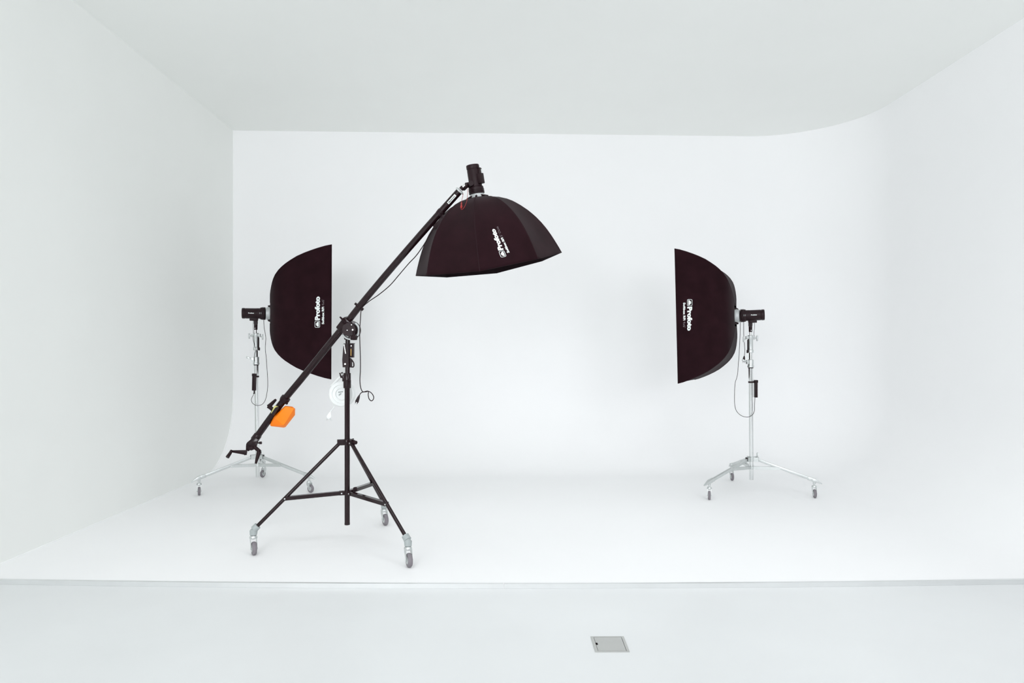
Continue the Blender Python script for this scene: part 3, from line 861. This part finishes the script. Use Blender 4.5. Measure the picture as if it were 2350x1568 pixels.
# ------------------------------------------------------------------ chrome stands
def light_stand(center, top, casters, label, facing, py):
    """facing: +1 / -1, the side the knobs point to"""
    C = V(center)
    t = thing('light_stand', C, label, 'light stand', 'chrome rolling stands')
    foot_ = C + V((0, 0, 0.115)); top = V(top)
    ax = lambda z: foot_.lerp(top, (z - foot_.z) / (top.z - foot_.z))
    d = C.y
    z = lambda y: CAMZ - (y - CY) * d / F
    zt = top.z
    b = B(); b.cyl(foot_, ax(zt - 0.30), 0.0195, n=28); b.build('lower_pole', M_chrome, t)
    b = B(); b.cyl(ax(zt - 0.33), ax(zt - 0.10), 0.0150, n=28); b.build('upper_pole', M_chrome, t)
    # pole collar with wing knob
    b = B(); cz = zt - 0.325
    b.lathe(ax(cz), (0, 0, 1), [(0.024, 0), (0.0285, 0.003), (0.0285, 0.018), (0.025, 0.02), (0.025, 0.07), (0.02, 0.074)], 28)
    k = V((-1, -0.25, 0)).normalized()
    b.box(ax(cz + 0.05) + k * 0.03, k * 0.014, k.cross(V((0, 0, 1))) * 0.011, V((0, 0, 0.018)), 0.003)
    cl = b.build('pole_collar', M_alu, t)
    b = B(); b.lathe(ax(cz + 0.0005), (0, 0, -1), [(0.0235, 0), (0.0235, 0.006), (0.02, 0.007)], 28); b.build('collar_gasket', M_bplast, cl)
    b = B(); b.cyl(ax(cz + 0.056) + k * 0.04, ax(cz + 0.056) + k * 0.056, 0.006, n=14)
    b.hull([ax(cz + 0.058) + k * q + V((0, -0.012, 0)) * e + V((0, 0, h)) for q, e, h in ((0.052, 1, -0.006), (0.052, -1, -0.006), (0.052, 1, 0.008), (0.052, -1, 0.008), (0.085, 0.6, 0.001), (0.085, -0.6, 0.001), (0.085, 0.6, 0.02), (0.085, -0.6, 0.02), (0.09, 0, 0.012))], 0.002)
    b.build('wing_knob', M_alu, cl)
    # receiver at the top
    rz = zt - 0.19
    b = B(); b.lathe(ax(rz), (0, 0, 1), [(0.022, 0), (0.026, 0.003), (0.026, 0.025), (0.022, 0.03), (0.022, 0.12), (0.025, 0.125), (0.026, 0.155), (0.022, 0.16)], 28)
    kk = V((facing, -0.2, 0)).normalized()
    for sg, hgt in ((-1, 0.135), (1, 0.14)):
        b.box(ax(rz + hgt) + kk * sg * 0.032, kk * 0.014, V((0, 0.012, 0)), V((0, 0, 0.013)), 0.003)
    rc = b.build('receiver', M_alu, t)
    for sg, hgt in ((-1, 0.135), (1, 0.125)):
        b = B(); q = ax(rz + hgt) + kk * sg * 0.045
        b.cyl(q, q + kk * sg * 0.02, 0.005, n=12); b.hull([q + kk * sg * x + V((0, y, h)) for x in (0.016, 0.03) for y in (-0.007, 0.007) for h in (-0.028, 0.024)], 0.004)
        b.build('wing_knob', M_alu, rc)
    b = B(); b.box(ax(rz + 0.06) + kk * 0.028, kk * 0.0035, V((0, 0.007, 0)), V((0, 0, 0.06)), 0.001); b.box(ax(rz + 0.012) + kk * 0.031, kk * 0.007, V((0, 0.009, 0)), V((0, 0, 0.014)), 0.002)
    b.build('safety_lever', M_bplast, rc)
    b = B(); b.cyl(ax(zt - 0.06), ax(zt + 0.012), 0.0092, n=16); b.build('spigot', M_chrome, t)
    # leg collars
    z1, z2 = 0.305, 0.227
    b = B(); b.lathe(ax(z1 - 0.02), (0, 0, 1), [(0.026, 0), (0.03, 0.003), (0.03, 0.04), (0.026, 0.044)], 28)
    for g, n in casters:
        dd = (V((g[0], g[1], 0)) - C).normalized(); s = dd.cross(V((0, 0, 1)))
        for sg in (-1, 1): b.box(ax(z1) + dd * 0.042 + s * sg * 0.016, dd * 0.022, s * 0.0018, V((0, 0, 0.02)))
    c1 = b.build('leg_collar', M_alu, t)
    b = B(); kd = V((0.8, -0.5, 0.35)).normalized(); b.cyl(ax(z1 + 0.01) + kd * 0.025, ax(z1 + 0.01) + kd * 0.055, 0.006); b.hull([ax(z1 + 0.012) + kd * x + V((0, y, h)) for x in (0.05, 0.064) for y in (-0.007, 0.007) for h in (-0.006, 0.03)], 0.003)
    b.build('wing_knob', M_alu, c1)
    for g, n in casters:
        dd = (V((g[0], g[1], 0)) - C).normalized()
        b = B(); b.box(ax(z1 + 0.008) + dd * 0.055, dd * 0.006, dd.cross(V((0, 0, 1))) * 0.0165, V((0, 0, 0.006)))
        b.build('bumper', M_bplast, c1)
    b = B(); b.lathe(ax(z2 - 0.014), (0, 0, 1), [(0.023, 0), (0.026, 0.002), (0.026, 0.026), (0.023, 0.028)], 28)
    for g, n in casters:
        dd = (V((g[0], g[1], 0)) - C).normalized(); s = dd.cross(V((0, 0, 1)))
        for sg in (-1, 1): b.box(ax(z2) + dd * 0.034 + s * sg * 0.0135, dd * 0.018, s * 0.0018, V((0, 0, 0.013)))
    b.build('brace_collar', M_alu, t)
    for g, n in casters:
        g = V((g[0], g[1], g[2] if len(g) > 2 else 0))
        gn = V((n[0], n[1], 0)).normalized(); tr = gn.cross(V((0, 0, 1)))
        if tr.y > 0: tr = -tr
        rw = 0.0375
        sw = g - tr * rw * 0.6
        sw0 = V((sw.x, sw.y, 0))
        dd = (sw0 - C).normalized(); R = (sw0 - C).length; s = dd.cross(V((0, 0, 1)))
        p0 = ax(z1) + dd * 0.045; p1 = V((sw.x, sw.y, 0.158)) - dd * 0.02
        b = B(); b.bar(p0, p1, (0, 0, 1), 0.025, 0.022, 0.0012); lg = b.build('leg', M_alu, t)
        a = (p1 - p0).normalized(); up_ = a.cross(s); up_ = up_ if up_.z > 0 else -up_
        b = B(); b.bar(p1 - a * 0.035, p1 + a * 0.01, (0, 0, 1), 0.031, 0.028, 0.003)
        b.hull([p1 + a * 0.005 + s * sg * 0.015 + up_ * h for sg in (-1, 1) for h in (-0.016, 0.017)] + [p1 + a * 0.03 + s * sg * 0.015 + up_ * h for sg in (-1, 1) for h in (-0.014, 0.015)] +
               [p1 + a * 0.092 + s * sg * 0.006 + up_ * h for sg in (-1, 1) for h in (-0.010, -0.004)], 0.002)
        b.cyl(V((sw.x, sw.y, 0.165)), V((sw.x, sw.y, 0.118)), 0.011, n=16)
        b.build('leg_tip', M_alu, lg)
        m = p0.lerp(p1, 0.44)
        q0 = ax(z2) + dd * 0.036; q1 = m - up_ * 0.004
        b = B()
        for sg in (-1, 1): b.bar(q0 + s * sg * 0.0125, q1 + s * sg * 0.0145, (0, 0, 1), 0.026, 0.002)
        b.bar(q0 + V((0, 0, 0.012)), q0.lerp(q1, 0.8) + V((0, 0, 0.012)), (0, 0, 1), 0.002, 0.026)
        br = b.build('brace', M_alu, t)
        b = B(); b.cyl(q1 - s * 0.018, q1 + s * 0.018, 0.0048, n=12); b.build('bolt', M_chrome, br)
        caster(t, g, n, rw, 0.022, 0.106, 0.125)
    return t

CLf = V((-2.318, 6.415, 0))
CRt = V((2.267, 6.27, 0))
light_stand(CLf, baseL, [((-2.745, 6.135), (0.91, 0.41)), ((-1.7745, 6.247), (-0.56, -0.83)), ((-2.475, 6.985, 0.003), (0.964, -0.268))],
            'chrome rolling light stand at the left wall, carrying the left tall softbox', 1, 0)
light_stand(CRt, baseR, [((1.786, 5.955), (0.958, -0.287)), ((2.738, 6.026), (-0.98, 0.199)), ((2.277, 6.835), (-1.0, 0.025))],
            'chrome rolling light stand at the right, carrying the right tall softbox', -1, 0)

# ------------------------------------------------------------------ octagonal softbox
OC = V((-0.1019, 4.3337, 1.8221)); OA = V((0.15304, 0.08515, -0.98454)).normalized(); OR, OD = 0.47, 0.447
OPROF = [(0, 0.105), (0.015, 0.19), (0.03, 0.25), (0.07, 0.36), (0.13, 0.46), (0.2, 0.545), (0.3, 0.645), (0.4, 0.725), (0.5, 0.79), (0.6, 0.845), (0.7, 0.89), (0.8, 0.93), (0.9, 0.967), (1, 1.0)]
def octabox():
    a = OA
    t = thing('octagonal_softbox', OC, 'wide black octagonal softbox hung face down from the boom tip', 'softbox')
    u = V((1, 0, 0)); u = (u - a * u.dot(a)).normalized(); v = a.cross(u)
    ph0 = 3.2345870
    def rod(i, t_):
        ph = ph0 - i * math.pi / 4
        r = OR * lerp_table(OPROF, t_)
        warp = -0.0252 * math.cos(2 * (ph - 0.0227)) * t_ * t_         # the side rods ride up, the cloth pulls the mouth out of flat
        return OC + a * warp - a * OD * (1 - t_) + r * (math.cos(ph) * u + math.sin(ph) * v)
    def panel(i, s_, t_):
        A, C = rod(i, t_), rod(i + 1, t_)
        ctr = OC - a * OD * (1 - t_)
        inw = ctr - (A + C) / 2
        if inw.length > 1e-6: inw.normalize()
        return A.lerp(C, s_) + inw * 0.012 * math.sin(math.pi * s_) * math.sin(math.pi * t_)
    nt = 24
    b = B()
    for i in range(8): b.grid(lambda x, y, i=i: panel(i, x, y), 8, nt)
    b.build('fabric_shell', M_fabric, t, solid=0.003, angle=12)
    for i in range(8):
        b = B(); b.tube([rod(i, k / nt) + (rod(i, k / nt) - (OC - a * OD * (1 - k / nt))).normalized() * 0.0005 for k in range(nt + 1)], 0.0028, 8)
        b.build('seam', M_seam, t)
    b = B()
    for i in range(8): 
        def lip(x, y, i=i):
            t_ = 1 - y * 0.10 / OD
            c = OC - a * OD * (1 - t_)
            return c + (panel(i, x, t_) - c) * 0.988
        b.grid(lip, 8, 3)
    b.build('front_lip', M_fabric_in, t, solid=0.004)
    b = B(); vs_ = [b.bm.verts.new(OC - a * 0.097 + (rod(i, 1 - 0.097 / OD) - (OC - a * 0.097)) * 0.985) for i in range(8)]; b.bm.faces.new(vs_); b.build('diffuser', M_diff, t)
    rb = OC - a * OD
    b = B(); b.lathe(rb + a * 0.008, -a, [(0.042, 0), (0.051, 0.002), (0.051, 0.014), (0.046, 0.018), (0.043, 0.034), (0.04, 0.036)], 40)
    rg = b.build('speed_ring', M_ring, t)
    for i in range(8):
        q = rod(i, 0.0) - a * 0.004; o = (q - (rb - a * 0.004)).normalized()
        b = B(); b.cyl(q - o * 0.008 - a * 0.004, q + o * 0.02 + a * 0.004, 0.0075, 0.006, n=10); b.build('rod_socket', M_bplast, rg)
    # print on the panel right of the middle seam
    def surf(s_, t_):
        p = panel(2, s_, t_); e = 0.01
        n = (panel(2, s_ + e, t_) - panel(2, s_ - e, t_)).cross(panel(2, s_, t_ + e) - panel(2, s_, t_ - e)).normalized()
        if n.dot(p - (OC - a * OD * (1 - t_))) < 0: n = -n
        return p + n * 0.0035
    to_px = lambda p: (CX + p.x * F / p.y, CY - (p.z - CAMZ) * F / p.y)
    def find(px_, py_):
        s0, s1, t0, t1 = -0.1, 1.1, 0.2, 0.98
        for _ in range(7):
            best = min(((to_px(surf(s0 + (s1 - s0) * i / 14, t0 + (t1 - t0) * j / 14)), s0 + (s1 - s0) * i / 14, t0 + (t1 - t0) * j / 14) for i in range(15) for j in range(15)),
                       key=lambda q: (q[0][0] - px_) ** 2 + (q[0][1] - py_) ** 2)
            ds, dt = (s1 - s0) / 6, (t1 - t0) / 6
            s0, s1, t0, t1 = best[1] - ds, best[1] + ds, best[2] - dt, min(0.98, best[2] + dt)
        return V((best[1], best[2]))
    e0, e1, e2 = find(1162.5, 588.5), find(1136, 525), find(1149.6, 591.3)
    fn = lambda x, y: surf(*(e0 + (e1 - e0) * x / 72 + (e2 - e0) * y / 12))
    brand_block(t, fn, "5' Octa", 27)
    return rb
rbO = octabox()

def top_strobe():
    a = -OA; mouth = rbO + a * 0.022
    L, r = 0.16, 0.040
    side = V((-0.75, -0.55, 0.0)); 
    t, a, u, s, bd, yd = strobe(mouth, a, (0, -1, 0), 'black strobe head upright on top of the octagonal softbox', L, r, (0.75, -0.5, 0), 0.5)
    md = V((-0.86, -0.35, 0)); md = (md - a * md.dot(a)).normalized()
    c = mouth + a * 0.062
    b = B(); b.cyl(c + md * (r * 0.7), c + md * (r + 0.026), 0.019, 0.016, n=20)
    tip = P(1064, 434, 4.185)
    b.cyl(c + md * (r + 0.012), tip + (c - tip).normalized() * 0.004, 0.0125, 0.011, n=16)
    b.lathe(c + md * (r * 0.75) + V((0.0, -0.012, 0.0)), (0.1, -1, 0.05), [(0.017, 0), (0.019, 0.006), (0.017, 0.026)], 18)
    b.build('mount_bracket', M_bplast, t)
    gd = V((1, -0.25, 0)); gd = (gd - a * gd.dot(a)).normalized()
    b = B(); b.box(mouth + a * 0.125 + gd * (r + 0.004), a * 0.032, a.cross(gd) * 0.018, gd * 0.008, 0.003); hb = b.build('side_cover', M_bplast, t)
    b = B(); b.box(mouth + a * 0.125 + gd * (r + 0.0125), a * 0.022, a.cross(gd) * 0.008, gd * 0.001); b.build('side_lettering', M_white, hb)
    return t
top_strobe()

# ------------------------------------------------------------------ cords, packs, reel, safety loop
def pack(top, bot, label, parts_dir, strap_to, rx, ry, group='power packs strapped to the stands and boom'):
    top, bot = V(top), V(bot)
    a = (bot - top).normalized(); L = (bot - top).length
    t = thing('power_adapter', (top + bot) / 2, label, 'power adapter', group)
    y = V((0, 1, 0)); y = (y - a * y.dot(a)).normalized(); x = a.cross(y)
    b = B(); b.box((top + bot) / 2, a * L / 2, x * rx, y * ry, 0.004)
    b.box(top + a * 0.012, a * 0.012, x * (rx + 0.002), y * (ry + 0.002), 0.002)
    b.build('case', M_bplast, t)
    b = B(); q0, q1 = V(strap_to[0]), V(strap_to[1])
    b.lathe(q1 - V((0, 0, 0.008)) if abs(a.z) > 0.9 else q1 - a * 0.008, (0, 0, 1) if abs(a.z) > 0.9 else a, [(strap_to[2], 0), (strap_to[2] + 0.003, 0.001), (strap_to[2] + 0.003, 0.015), (strap_to[2], 0.016)], 24)
    b.bar(q0, q1.lerp(q0, strap_to[2] / max((q1 - q0).length, 0.03)), a, 0.016, 0.01)
    b.build('strap', M_rubber, t)
    return t

def cord(parent, pts, r, name='power_cord', m=None, k=10):
    b = B(); b.tube(smooth_path(pts, k), r, 8)
    return b.build(name, m or M_rubber, parent)

# left stand: pack hung on the pole, cord looping from the head to the pack
dl = 6.37
stand_ax = lambda C, base, z: (C + V((0, 0, 0.115))).lerp(base, (z - 0.115) / (base.z - 0.115))
zz = CAMZ - (864 - CY) * 6.41 / F
packL = pack(P(585, 857.5, dl), P(584, 896.5, dl), 'black power pack strapped to the left chrome stand', 1, (P(590, 864, dl), stand_ax(CLf, baseL, zz), 0.0198), 0.0195, 0.018)
cord(packL, [P(584, 897, dl), P(583.5, 901, dl), P(582, 905, dl - 0.01)], lambda s_: 0.009 - 0.005 * s_, 'cord_boot')
cord(strobeL, [P(581.8, 906, dl - 0.01), P(577, 916, dl - 0.02), P(578.5, 924, dl - 0.03), P(585, 929.5, dl - 0.04), P(592, 931, dl - 0.045), P(602, 928, dl - 0.05), P(609, 918, dl - 0.05), P(613, 900, dl - 0.05), P(614.5, 880, dl - 0.05), P(613, 850, dl - 0.05), P(611, 822, dl - 0.05), P(609, 800, dl - 0.05), P(610, 775, dl - 0.05), P(607, 757, dl - 0.05), P(605.5, 740, dl - 0.05), P(605.5, 731, dl - 0.03)],
     0.0023)
cord(strobeL, [P(581.5, 733, dl), P(581, 745, dl - 0.01), P(581.5, 765, dl - 0.015), P(580.5, 778, dl - 0.02), P(584, 791, dl - 0.03), P(587, 804, dl - 0.035), P(583.7, 814, dl - 0.035), P(583.5, 825, dl - 0.03), P(587, 838, dl - 0.01), P(587.5, 850, dl), P(587.5, 857.5, dl)],
     0.0019, 'sync_cord')

# right stand
dr = 6.24
zz = CAMZ - (877 - CY) * 6.27 / F
pr_ax = stand_ax(CRt, baseR, zz)
pack(P(1734.5, 872.5, dr + 0.02), P(1734.5, 912.5, dr + 0.02), 'slim black power pack strapped to the right chrome stand', 1, (P(1732, 877, dr + 0.02), pr_ax, 0.0198), 0.0115, 0.02)
cord(strobeR, [P(1698.5, 735, dr), P(1698.5, 760, dr), P(1697.5, 790, dr), P(1695, 830, dr), P(1692, 862, dr), P(1687, 880, dr), P(1685.8, 905, dr), P(1686.5, 932, dr), P(1692, 946, dr - 0.01), P(1703, 955, dr - 0.02), P(1716, 957.5, dr - 0.03), P(1726, 953, dr - 0.03), P(1731, 944, dr - 0.02), P(1731.5, 930, dr), P(1732.5, 912, dr + 0.01)],
     0.0023)
cord(strobeR, [P(1731, 741, dr), P(1731.5, 750, dr), P(1730.3, 768, dr - 0.005), P(1732, 772, dr)], 0.0018, 'sync_cord')

def plug_cord(parent, pts, r, body0, body1, pin_dir, right_angle=False):
    b = B(); b.tube(smooth_path(pts, 10), r, 8); t = b.build('mains_cord', M_rubber, parent)
    body0, body1 = V(body0), V(body1); a = (body1 - body0).normalized(); L = (body1 - body0).length
    y = V((0, 1, 0)); y = (y - a * y.dot(a)).normalized(); x = a.cross(y)
    b = B()
    ws = [(0, 0.003), (0.25, 0.0042), (0.32, 0.0075), (0.5, 0.0068), (0.85, 0.0108), (1, 0.0112)]
    b.hull([body0 + a * L * k + x * w_ * sx + y * 0.0065 * sy * (0.6 + 0.4 * k) for k, w_ in ws for sx in (-1, 1) for sy in (-1, 1)], 0.0008)
    pb = b.build('plug', M_bplast, t)
    b = B(); pd = V(pin_dir).normalized()
    for sg in (-1, 1):
        o = (x if not right_angle else V((1, 0, 0))) * 0.0062 * sg
        q = body1 - a * 0.002 + o
        b.cyl(q, q + pd * 0.012, 0.0024, n=10)
    b.build('pin_sleeves', M_bplast, t)
    b = B()
    for sg in (-1, 1):
        o = (x if not right_angle else V((1, 0, 0))) * 0.0062 * sg
        q = body1 + o + pd * 0.009
        b.cyl(q, q + pd * 0.012, 0.0021, n=10)
    b.build('plug_pins', M_chrome, t)

d = 6.235
q0, q1 = P(1708, 817, d), P(1706.8, 829, d)
plug_cord(strobeR, [P(1707, 735, d), P(1706.8, 752, d), P(1707.2, 775, d), P(1709.3, 800, d), P(1709.2, 810, d), P(1708, 818, d)], 0.0024,
          q0, q1, (0, 0, -1), True)

# boom: pack under the tube and the mains cord hanging from it
A0, A1 = P(1023, 497, 4.21), P(998, 523, 4.235)
packB = pack(A0, A1, 'black power pack strapped under the upper half of the boom arm', 1, (P(1016, 494, 4.215), P(1009, 491, 4.23), 0.0225), 0.0145, 0.018)
d = 4.28
body0 = P(825, 907, 4.36); body1 = P(818.7, 923, 4.36)
plug_cord(packB, [P(997, 524, 4.24), P(991, 531, 4.25), P(984, 543, 4.26), P(972, 563, 4.27), P(955, 587, 4.29), P(938, 605, 4.31), P(915, 632, 4.33), P(895, 655, 4.35), P(870, 676, 4.37), P(848, 691, 4.39), P(833, 704, 4.40), P(828.8, 712, 4.40), P(827, 735, 4.39), P(825.5, 760, 4.385), P(826, 790, 4.38), P(827, 820, 4.375), P(827, 850, 4.37), P(826, 870, 4.37), P(827, 886, 4.365), P(830, 896, 4.36), P(833.5, 899.5, 4.36),
           P(840, 899.5, 4.355), P(846, 898.5, 4.352), P(853, 903, 4.35), P(857.5, 911, 4.35), P(856, 918, 4.35), P(851.5, 920, 4.352), P(847, 915.5, 4.354), P(845, 907, 4.356), P(845.3, 899, 4.358), P(842, 898, 4.36), P(836, 899.5, 4.362), P(830, 901, 4.362), P(826.5, 904.5, 4.36), P(825, 907.5, 4.36)], 0.0029,
          body0, body1, (body1 - body0))

# white cable reel behind the black stand
def reel():
    c = P(786, 904, 4.60)
    t = thing('cable_reel', c, 'round white cable reel hanging behind the black stand collar', 'cable reel')
    R = 0.086
    n = V((-0.1, -1, 0)).normalized()
    b = B(); b.lathe(c + n * -0.03, n, [(R * 0.9, 0), (R, 0.006), (R, 0.02), (R * 0.97, 0.024), (R * 0.97, 0.038), (R, 0.042), (R, 0.056), (R * 0.93, 0.062), (R * 0.72, 0.062), (R * 0.70, 0.056), (R * 0.52, 0.056), (R * 0.5, 0.062), (R * 0.44, 0.062), (R * 0.42, 0.054), (R * 0.1, 0.054)], 48)
    b.build('drum', M_wplast, t)
    b = B(); b.cyl(c + n * 0.026 + V((-0.02, 0, 0.012)), c + n * 0.026 + V((0.012, 0, 0.016)), 0.003); b.cyl(c + n * 0.026 + V((-0.016, 0, -0.008)), c + n * 0.026 + V((0.0, 0, 0.004)), 0.003); b.build('winding_mark', M_grey, t)
    b = B(); b.tube(smooth_path([c + V((-0.075, 0, 0.055)), P(768, 878, 4.58), P(778, 868, 4.57), P(786, 861, 4.565), P(790, 856, 4.55)], 6), 0.009, 10); b.build('handle', M_wplast, t)
    b = B(); b.tube([P(783, 857, 4.54), P(786.5, 855.2, 4.54)], 0.0045, 10); b.tube([P(787, 864, 4.54), P(790, 868, 4.545)], 0.006, 10); b.build('handle_grip', M_bplast, t)
    b = B(); b.tube(smooth_path([c + V((-0.06, -0.01, -0.072)), P(767, 934, 4.56), P(761, 941, 4.55), P(757.5, 947, 4.545)], 6), 0.0034, 8); b.build('cable', M_wplast, t)
    b = B(); b.hull([P(x, y, dd) for x, y in ((757, 945), (759.5, 946.5), (760.5, 957), (756, 962), (751, 961), (749, 956), (752, 951)) for dd in (4.53, 4.555)], 0.002); pg = b.build('plug', M_wplast, t)
    b = B(); b.cyl(P(751.5, 961, 4.542), P(749.5, 965, 4.542), 0.0025); b.cyl(P(757, 960.5, 4.542), P(761, 965.5, 4.542), 0.0032); b.build('plug_pins', M_alu, pg)
reel()

# red safety loop at the boom tip
def lanyard():
    t = thing('safety_loop', P(1062, 445, 4.16), 'thin red safety cord looped below the boom tip', 'cord')
    b = B()
    b.tube(smooth_path([P(1063, 445, 4.165), P(1061.5, 452, 4.14), P(1060, 460, 4.08), P(1059, 466, 4.03), P(1058.5, 476, 3.97), P(1058, 480, 3.955)], 8), 0.0013, 8)
    b.tube(smooth_path([P(1074, 433, 4.17), P(1073.5, 440, 4.165), P(1073, 448, 4.14), P(1072, 458, 4.08), P(1070.5, 464, 4.03), P(1067, 473, 3.975), P(1062, 480, 3.955), P(1058, 481, 3.952)], 8), 0.0013, 8)
    b.build('loop', M_red, t)
    b = B(); b.cyl(P(1059, 466, 4.03), P(1058.8, 472, 3.99), 0.0045); b.lathe(P(1059, 472, 3.985), P(1058.4, 482, 3.95) - P(1059, 472, 3.985), [(0.004, 0), (0.0065, 0.006), (0.006, 0.022), (0.003, 0.027)], 14); b.build('toggle', M_red, t)
lanyard()
